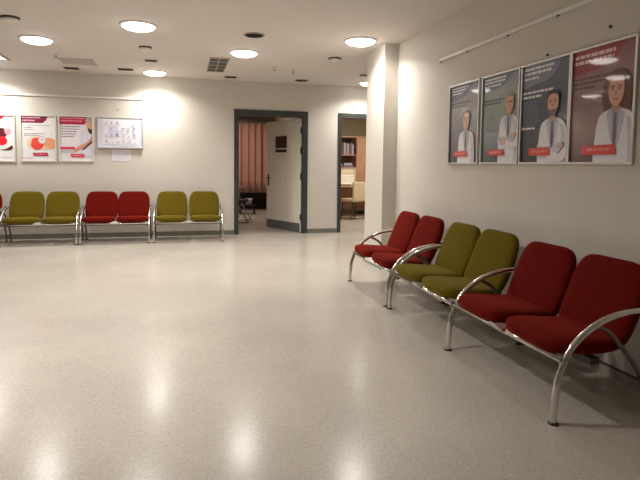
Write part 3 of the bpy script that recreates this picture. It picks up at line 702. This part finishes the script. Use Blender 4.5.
for s in (-1, 1):
    b = MB(); b.tube([(-.20, s * .25, .012), (.27, s * .25, .012)], .012, M['steel'], 8); b.tube([(.25, s * .25, .012), (.02, s * .25, .42), (-.02, s * .25, .715)], .012, M['steel'], 8); b.tube([(-.18, s * .25, .012), (-.16, s * .25, .42), (-.20, s * .25, .86)], .012, M['steel'], 8); b.tube([(.0, s * .25, .44), (.0, s * .2, .44)], .01, M['steel'], 8); b.tube([(-.16, s * .25, .44), (-.16, s * .2, .44)], .01, M['steel'], 8); b.tube([(-.19, s * .25, .72), (-.19, s * .18, .72)], .01, M['steel'], 8); b.obj('leg_frame', t)
    b = MB(); b.box(-.20, .21, s * .25 - .028, s * .25 + .028, .71, .745, M['wood'], .01); b.obj('armrest', t)
t = thing('step_stool', 'low dark stool standing before the pink curtain', 'stool', (1.50, 12.55, 0))
b = MB(); b.box(-.19, .19, -.14, .14, .19, .225, M['black'], .008); b.obj('top', t)
for sx in (-1, 1):
    for sy in (-1, 1):
        b = MB(); b.tube([(sx * .15, sy * .10, .2), (sx * .175, sy * .125, 0)], .014, M['black'], 8); b.obj('leg', t)
b = MB(); b.lathe([(0.001, 0.0), (.075, 0.0), (.092, .13), (.10, .135), (.10, .145), (.085, .14), (.07, .012), (.001, .010)], M['white'], 26); o = b.obj('basin'); o.location = (1.53, 12.55, .225)
tag(o, 'white basin standing on the dark stool before the pink curtain', 'basin')
def room_lamp(name, x, y, label, watt, col, s=.3, z=2.6):
    t = thing(name, label, 'ceiling light', (x, y, z))
    b = MB(); b.box(-s, s, -s, s, -.02, 0, M['white'], .004); b.obj('housing', t)
    b = MB(); b.box(-s + .02, s - .02, -s + .02, s - .02, -.026, -.018, M['glow2']); b.obj('diffuser', t)
    ld = bpy.data.lights.new('lamp_light', 'AREA'); ld.shape = 'SQUARE'; ld.size = 2 * s - .05; ld.energy = watt; ld.color = col
    lo = bpy.data.objects.new('lamp_light', ld); C.objects.link(lo); lo.parent = t; lo.location = (0, 0, -.03)
room_lamp('room_ceiling_light', 0.9, 12.0, 'square ceiling light inside the treatment room, hidden above the door head', 34, (1, .86, .72))
room_lamp('room_ceiling_light', 4.25, 10.5, 'square ceiling light inside the office, hidden above the door head', 60, (1, .9, .76))

# ------------------------------------------------------------------ office behind the right doorway
t = thing('wall_cabinet', 'beech wall cabinet with open shelves at the back of the office', 'cabinet', (3.62, 12.45, 0))
CW, CD, CZ = 1.15, 0.45, 1.90
b = MB(); b.box(0, .025, 0, CD, 0, CZ, M['wood']); b.box(.60, .625, 0, CD, 0, CZ, M['wood']); b.box(CW - .025, CW, 0, CD, 0, CZ, M['wood']); b.box(0, CW, -.01, CD, CZ, CZ + .03, M['wood']); b.box(0.025, CW - .025, CD - .015, CD, 0, CZ, M['wood_dark']); b.box(0.025, .60, 0.02, CD, 0, .06, M['wood']); b.obj('body', t)
for z in (1.14, 1.45):
    b = MB(); b.box(.025, .60, .01, CD - .015, z, z + .022, M['wood']); b.obj('shelf', t)
b = MB(); b.box(.605, CW - .002, -.02, -.002, .05, CZ - .005, M['wood'], .002); d = b.obj('door', t)
b = MB(); b.tube([(.65, -.02, .98), (.65, -.045, .98), (.65, -.045, 1.12), (.65, -.02, 1.12)], .006, M['steel'], 8); b.obj('handle', d)
b = MB(); b.box(.03, .595, -.02, -.002, .07, 1.13, M['cream'], .002); d = b.obj('door', t); d['label'] = 'cream lower cabinet door'
b = MB(); b.box(.27, .35, -.035, -.02, 1.05, 1.06, M['steel']); b.obj('handle', d)
bcols = [('burgundy', (0.20, .02, .03)), ('pale grey', (.42, .42, .48)), ('dark brown', (.10, .05, .04)), ('red', (.36, .04, .05)), ('white', (.62, .60, .60)), ('slate blue', (.16, .17, .26))]
x = .04
for i in range(11):
    nm, c = bcols[[4, 0, 0, 3, 2, 1, 5, 1, 0, 5, 1][i]]
    wd = random.uniform(.034, .05); h = random.uniform(.25, .31)
    b = MB(); b.box(0, wd, 0, .22, 0, h, pm(c, 0.1), .003); b.box(.003, wd - .003, .003, .217, h - .001, h + .001, M['paper'])
    o = b.obj('binder'); o.location = (3.62 + x, 12.47, 1.472)
    tag(o, '%s binder upright on the upper office shelf, %s from the left' % (nm, ['first', 'second', 'third', 'fourth', 'fifth', 'sixth', 'seventh', 'eighth', 'ninth', 'tenth', 'last'][i]), 'binder', 'binders on the upper office shelf')
    x += wd + .002
for i, (x0, wd, h, nm) in enumerate(((.06, .20, .07, 'dark brown'), (.28, .24, .10, 'slate blue'))):
    c = dict(bcols)[nm]
    b = MB(); b.box(0, wd, 0, .28, 0, h * .5, pm(c, .1), .003); b.box(.01, wd - .01, .01, .27, h * .5, h, pm((.45, .44, .52), .1), .003)
    o = b.obj('file_stack'); o.location = (3.62 + x0, 12.47, 1.162); tag(o, '%s files lying on the lower office shelf' % nm, 'files', 'files on the lower office shelf')
# desk with a white monitor-like box
t = thing('office_desk', 'beech desk inside the office seen through the right doorway', 'desk', (3.62, 11.75, 0))
b = MB(); b.box(-.25, 1.0, -.35, .35, .70, .73, M['wood'], .004); b.obj('desktop', t)
for x in (-.22, .97):
    b = MB(); b.box(x - .02, x + .02, -.32, .32, 0, .70, M['wood'], .002); b.obj('leg', t)
b = MB(); b.box(-.2, .95, .28, .30, .25, .70, M['wood']); b.obj('modesty_panel', t)
t = thing('desktop_printer', 'cream printer box standing on the office desk', 'printer', (3.70, 11.80, .73))
b = MB(); b.box(-.20, .20, -.18, .2, 0, .25, M['white'], .02); b.obj('body', t)
b = MB(); b.box(-.17, .17, -.16, .19, .25, .36, M['cream'], .02); b.obj('scanner_lid', t)
b = MB(); b.box(-.14, .14, -.26, -.17, .03, .045, M['white'], .004); b.obj('paper_tray', t)
def office_chair(loc, rz, lab):
    t = thing('office_chair', lab, 'chair', loc, rz, 'cream office chairs')
    b = MB(); b.box(-.21, .21, -.21, .21, .40, .46, M['cream'], .02); b.obj('seat', t)
    b = MB(); b.box(-.20, .20, -.24, -.19, .42, .84, M['cream'], .02); b.obj('backrest', t)
    for sx in (-1, 1):
        for sy in (-1, 1):
            b = MB(); b.tube([(sx * .17, sy * .17, .41), (sx * .20, sy * .20, .0)], .013, M['dark_steel'], 8); b.obj('leg', t)
    b = MB(); b.tube([(-.185, -.185, .2), (.185, -.185, .2)], .009, M['dark_steel'], 8); b.tube([(-.185, .185, .2), (.185, .185, .2)], .009, M['dark_steel'], 8); b.obj('stretcher', t)
office_chair((3.72, 11.10, 0), .35, 'cream chair at the office desk in the middle of the right doorway')
office_chair((4.28, 11.12, 0), .2, 'cream chair at the office desk partly hidden by the column')
t = thing('waste_bin', 'black waste bin beside the office desk near the door jamb', 'bin', (3.22, 11.55, 0))
b = MB(); b.lathe([(0.001, 0), (.11, 0), (.14, .34), (.128, .34), (.10, .01), (.001, .01)], M['black'], 24); b.obj('body', t)
b = MB(); b.lathe([(.143, .335), (.148, .345), (.143, .352), (.130, .345)], M['black'], 24); b.obj('rim', t)
